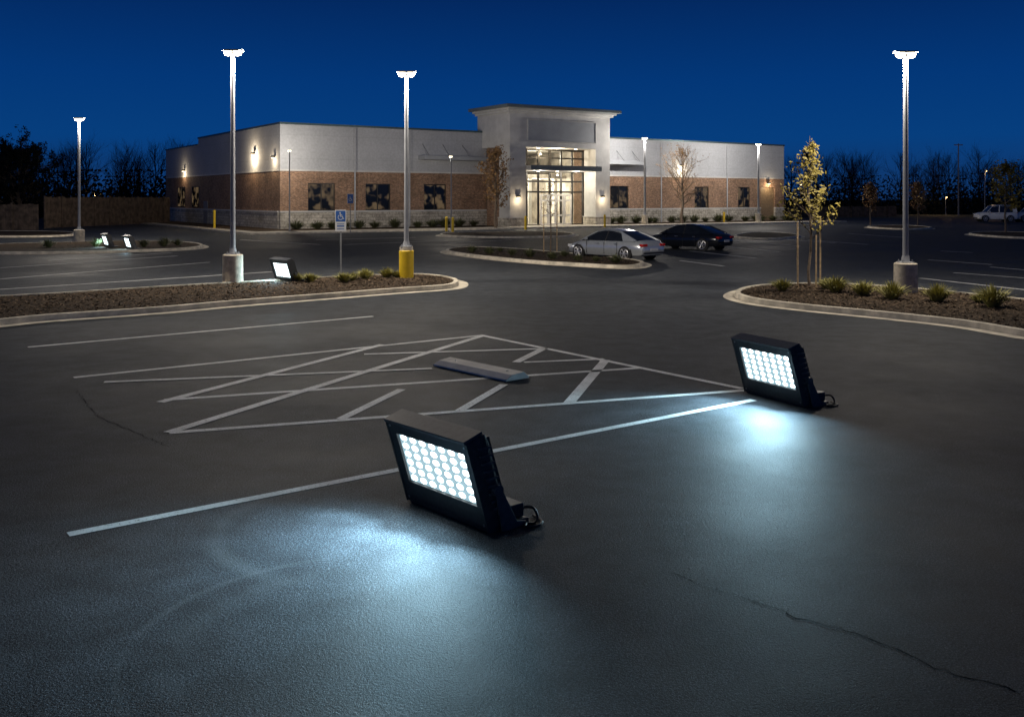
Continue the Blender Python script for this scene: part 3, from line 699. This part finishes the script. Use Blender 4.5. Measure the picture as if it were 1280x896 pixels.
# ------------------------------------------------------------ vegetation
def rv(r): return Vector((r.gauss(0,1),r.gauss(0,1),r.gauss(0,1))).normalized()
def tree_geo(seed,H,tr,c0,spread,nb,lv,leaf,leafn,up=.5,sides=5,shape='round',tw=1.0,cs=(1,2)):
    r=random.Random(seed); T_=MB(); C=MB(); Lf=MB(); tips=[]
    def grow(p,d,L,rad,lvl):
        n=3; q=p
        for i in range(n):
            d=(d+rv(r)*.22+Vector((0,0,.08))).normalized(); q2=q+d*L/n
            ra=rad*(1-i/n*.55); rb=rad*(1-(i+1)/n*.55)
            (T_ if lvl==0 else C).cyl(q,q2,ra,rb,4 if lvl==0 else 3,0,False)
            q=q2
            if lvl>=lv-1: tips.append((q,lvl))
            if lvl<lv:
                for k in range(2 if lvl==0 else r.choice(cs)):
                    dd=(d+rv(r)*.75+Vector((0,0,.15))).normalized(); grow(q,dd,L*r.uniform(.42,.62),rb*.6*tw,lvl+1)
    p=Vector((0,0,0)); n=8; node=[]
    for i in range(n):
        q=Vector((r.gauss(0,.012)*H*.6,r.gauss(0,.012)*H*.6,H*.92*(i+1)/n))
        T_.cyl(p,q,tr*(1-i/n*.85),tr*(1-(i+1)/n*.85),sides+3,0,False); node.append((p,q)); p=q
    for k in range(nb):
        f=c0+(1-c0)*(k+.5)/nb; zf=f*.92*n; i=min(n-1,int(zf)); a,b=node[i]; pp=a.lerp(b,zf-i)
        s=(f-c0)/(1-c0)
        prof=(math.sin(math.pi*(.18+.78*s))) if shape=='round' else (1.05-s)
        ang=k*2.4+r.uniform(-.4,.4); d=Vector((math.cos(ang),math.sin(ang),up+s*.7)).normalized()
        grow(pp,d,spread*prof*r.uniform(.75,1.15)+.1,tr*.4*(1-s*.7),0)
    for (q,l) in tips:
        for k in range(leafn if r.random()<.7 else 0):
            c=q+rv(r)*leaf*r.uniform(.3,2.6); s=leaf*r.uniform(.5,1.1); a=rv(r)*s; b=a.orthogonal().normalized()*s*.6
            Lf.add([c-a,c+b,c+a,c-b],[(0,1,2,3)])
    return T_,C,Lf
def tree(loc,label,leafmat,stakes=None,group=None,cat='tree',**kw):
    t=thing('tree',loc,0,label,cat,group)
    A,C,Lf=tree_geo(**kw)
    part('trunk',A,[M_BARK],t,True)
    m=MB(); m.add(C.v,C.f,0)
    if Lf.f: m.add(Lf.v,Lf.f,1)
    part('crown',m,[M_TWIG,leafmat],t)
    if stakes:
        for (sx_,sy_,sh) in stakes:
            part('stake',MB().cyl((sx_,sy_,0),(sx_*1.02,sy_,sh),.028,.024,8),[M_STAKE],t,True)
            part('tie_strap',MB().cyl((sx_,sy_,sh-.15),(0,0,sh-.12),.008,n=5),[M_BLK2],t)
tree(G(1012,363),'staked young tree with sparse yellow green leaves in mulched island',M_LEAFY,stakes=[(-.36,.0,2.1),(.36,.12,2.2),(.1,-.3,1.7)],seed=9,H=5.1,tr=.05,c0=.34,spread=.95,nb=17,lv=1,leaf=.075,leafn=4,up=.8,shape='cone')
tree(G(688,318),'staked bare sapling in the mulched island before entrance',M_LEAFB,stakes=[(-.33,0,2.6),(.33,.1,2.6)],seed=8,H=4.0,tr=.045,c0=.5,spread=.5,nb=9,lv=1,leaf=.05,leafn=1,up=1.2)
tree(BW(17.3,-8.0,.12),'slender young tree with few brown leaves by entrance tower',M_LEAFB,seed=12,H=7.9,tr=.15,c0=.24,spread=1.7,nb=22,lv=1,leaf=.15,leafn=4,up=.9,tw=1.5)
tree(G(853,281),'bare rounded tree lit warmly before the brick wall',M_LEAFB,seed=17,H=8.8,tr=.17,c0=.26,spread=2.2,nb=24,lv=2,leaf=.08,leafn=1,up=.9,tw=1.15)
for q,H,s in (((1088,283),4.6,21),((1147,283),4.7,22)):
    tree(G(*q),'small young tree with brown leaves on lot island',M_LEAFB,seed=s,H=H,tr=.07,c0=.35,spread=.95,nb=12,lv=1,leaf=.13,leafn=6,up=.8,group='young trees around the lot')
tree(G(1257,292),'young tree with golden brown leaves on lot island',M_LEAFY,seed=31,H=6.0,tr=.09,c0=.35,spread=1.5,nb=14,lv=1,leaf=.15,leafn=8,up=.8,group='young trees around the lot')
def shrub_mesh(seed,dense=240,sp=1.0,mat=None):
    r=random.Random(seed); mb=MB()
    for i in range(dense):
        a=r.uniform(0,6.283); e=r.random()**.7; rad=.08*e+.02
        base=Vector((math.cos(a)*rad,math.sin(a)*rad,0)); d=Vector((math.cos(a)*e*.9*sp,math.sin(a)*e*.9*sp,1.15-.35*e)); d=(d+rv(r)*.18).normalized()
        L=r.uniform(.28,.52); side=d.cross(Vector((0,0,1))).normalized()*r.uniform(.008,.018)
        mid=base+d*L*.6; tip=base+d*L+Vector((d.x,d.y,-.5))*L*.18
        mb.add([base-side*.5,base+side*.5,mid+side,mid-side],[(0,1,2,3)]); mb.add([mid-side,mid+side,tip],[(0,1,2)])
        if i%3==0:
            c=mid+rv(r)*.05; s=.03; u=rv(r)*s; w=u.orthogonal().normalized()*s*.6; mb.add([c-u,c+w,c+u,c-w],[(0,1,2,3)])
    return mb.mesh('leaves',[mat or M_SHRUB])
SH=[shrub_mesh(s) for s in (1,2,3)]; SHD=[shrub_mesh(s,160,1.2,M_SHRUBD) for s in (4,5)]
def shrub(loc,s,kind=SH,label='clumped yellow green ornamental grass shrub on brown mulch'):
    t=thing('shrub',loc,R.uniform(0,6.28),label,'shrub','low shrubs in planting beds'); t.scale=(s*R.uniform(.95,1.2),s*R.uniform(.95,1.2),s)
    obj('leaves',R.choice(kind),t)
for px,py,s in ((372,356,.7),(388,357,.75),(430,357,.8),(441,355,.7),(457,353,.85),(484,351,.85),(495,351,.6),(978,368,.9),(1045,370,1.15),(1034,366,.85),(1079,374,1.0),(1115,379,1.15),(1172,382,1.15),(1241,389,1.35),(1224,384,.6)):
    g=G(px,py); g.z=.11; shrub(g,s)
for px,py in ((590,318),(612,320),(640,322),(662,324),(690,327),(722,329),(745,330),(770,332),(625,317),(705,323)):
    g=G(px,py); g.z=.11; shrub(g,R.uniform(.6,1.0),SHD,'low dark green shrub on brown mulch')
for px,py in ((180,311),(205,310),(222,309),(120,311),(60,312)):
    g=G(px,py); g.z=.11; shrub(g,R.uniform(1,1.4),SHD,'low dark green shrub on brown mulch')
x=1.0
while x<65:
    if not(19.8<x<34.5): g=BW(x,-1.5+R.uniform(-.6,.4),.11); shrub(g,R.uniform(1.4,2.4),SHD,'low dark green shrub against the building base')
    x+=R.uniform(1.3,2.4)
def fence(p0,p1,h,label):
    p0=Vector(p0);p1=Vector(p1);L=(p1-p0).length; t=thing('fence',p0,math.atan2(p1.y-p0.y,p1.x-p0.x),label,'fence')
    mb=MB(); x=0
    while x<L: mb.box(x,x+.19,-.02,.02+R.uniform(0,.03),.05,h+R.uniform(-.06,.06)); x+=.205
    part('boards',mb,[M_FENCE],t,kind='stuff')
    x=0
    while x<=L: part('post',MB().box(x-.07,x+.07,-.12,-.03,0,h+.12),[M_FENCE],t); x+=2.4
fence(G(55,286),G(212,279),2.9,'tall weathered timber board fence before dark trees')
fence(G(-60,289),G(47,288.5),2.3,'lower weathered timber board fence beside the lot')
fence(G(985,272.5),G(1120,271),1.6,'low timber fence at edge of distant trees')
tree(Vector((-57.5,112,0)),'large dark leafy tree at the edge of lot',M_WOOD,seed=41,H=8.6,tr=.3,c0=.12,spread=4.0,nb=34,lv=2,leaf=.12,leafn=12,up=.4)
tree(Vector((-66,118,0)),'large dark leafy tree at the edge of lot',M_WOOD,seed=43,H=9.2,tr=.3,c0=.12,spread=4.2,nb=30,lv=2,leaf=.12,leafn=12,up=.4)
variants=[tree_geo(seed=60+i,H=10,tr=.16,c0=.22,spread=3.0,nb=20,lv=2,leaf=.1,leafn=0,up=1.0,sides=1,tw=1.1,cs=(2,2,3)) for i in range(6)]
def woodland(name,spans,label):
    Wb=MB()
    for (x0,x1,y0,y1,n,h0,h1) in spans:
        for k in range(n):
            A,C,Lf=R.choice(variants); s=R.uniform(h0,h1)/10; X=x0+(x1-x0)*(k+R.random())/n; Y=R.uniform(y0,y1); a=R.uniform(0,6.28); ca,sa=math.cos(a)*s,math.sin(a)*s
            for src,mi in ((A,0),(C,0),(Lf,1)):
                if src.f: Wb.add([(X+v[0]*ca-v[1]*sa,Y+v[0]*sa+v[1]*ca,v[2]*s) for v in src.v],src.f,mi)
            for j in range(480):
                cx=X+R.gauss(0,3.2); cy=Y-3+R.gauss(0,1.5); cz=min(abs(R.gauss(0,.33))*s*8,5.8*s); c=Vector((cx,cy,cz)); q=R.uniform(.12,.38); u=rv(R)*q; w=u.orthogonal().normalized()*q*.7
                Wb.add([c-u,c+w,c+u,c-w],[(0,1,2,3)],1)
    obj(name,Wb.mesh(name,[M_WOODB,M_WOOD]),kind='stuff',label=label,category='woodland')
woodland('woodland',[(-100,-44,140,155,34,9.2,12.4)],'dark mass of bare trees at night')
woodland('woodland',[(50,130,168,185,48,8.8,12.6)],'dark mass of bare trees at night')

# ------------------------------------------------------------ world & camera
w=bpy.data.worlds.new('World'); S.world=w; w.use_nodes=True; nt=w.node_tree
bg=nt.nodes['Background']; tc=nt.nodes.new('ShaderNodeTexCoord'); sep=nt.nodes.new('ShaderNodeSeparateXYZ')
nt.links.new(tc.outputs['Generated'],sep.inputs[0])
c=ramp(nt,sep.outputs[2],[(0.0,(.006,.034,.125)),(.06,(.002,.048,.205)),(.12,(.001,.038,.185)),(.21,(.001,.020,.11)),(.45,(.008,.016,.042)),(1.0,(.008,.014,.032))])
nt.links.new(c,bg.inputs['Color']); bg.inputs['Strength'].default_value=1.0
cd=bpy.data.cameras.new('camera'); cam=bpy.data.objects.new('camera',cd); COL.objects.link(cam); S.camera=cam
cam.location=(0,0,CH); cam.rotation_euler=(math.radians(90),0,0); cd.lens=33.75; cd.sensor_width=36; cd.shift_y=-200/1280; cd.clip_end=3000; cd.clip_start=.05
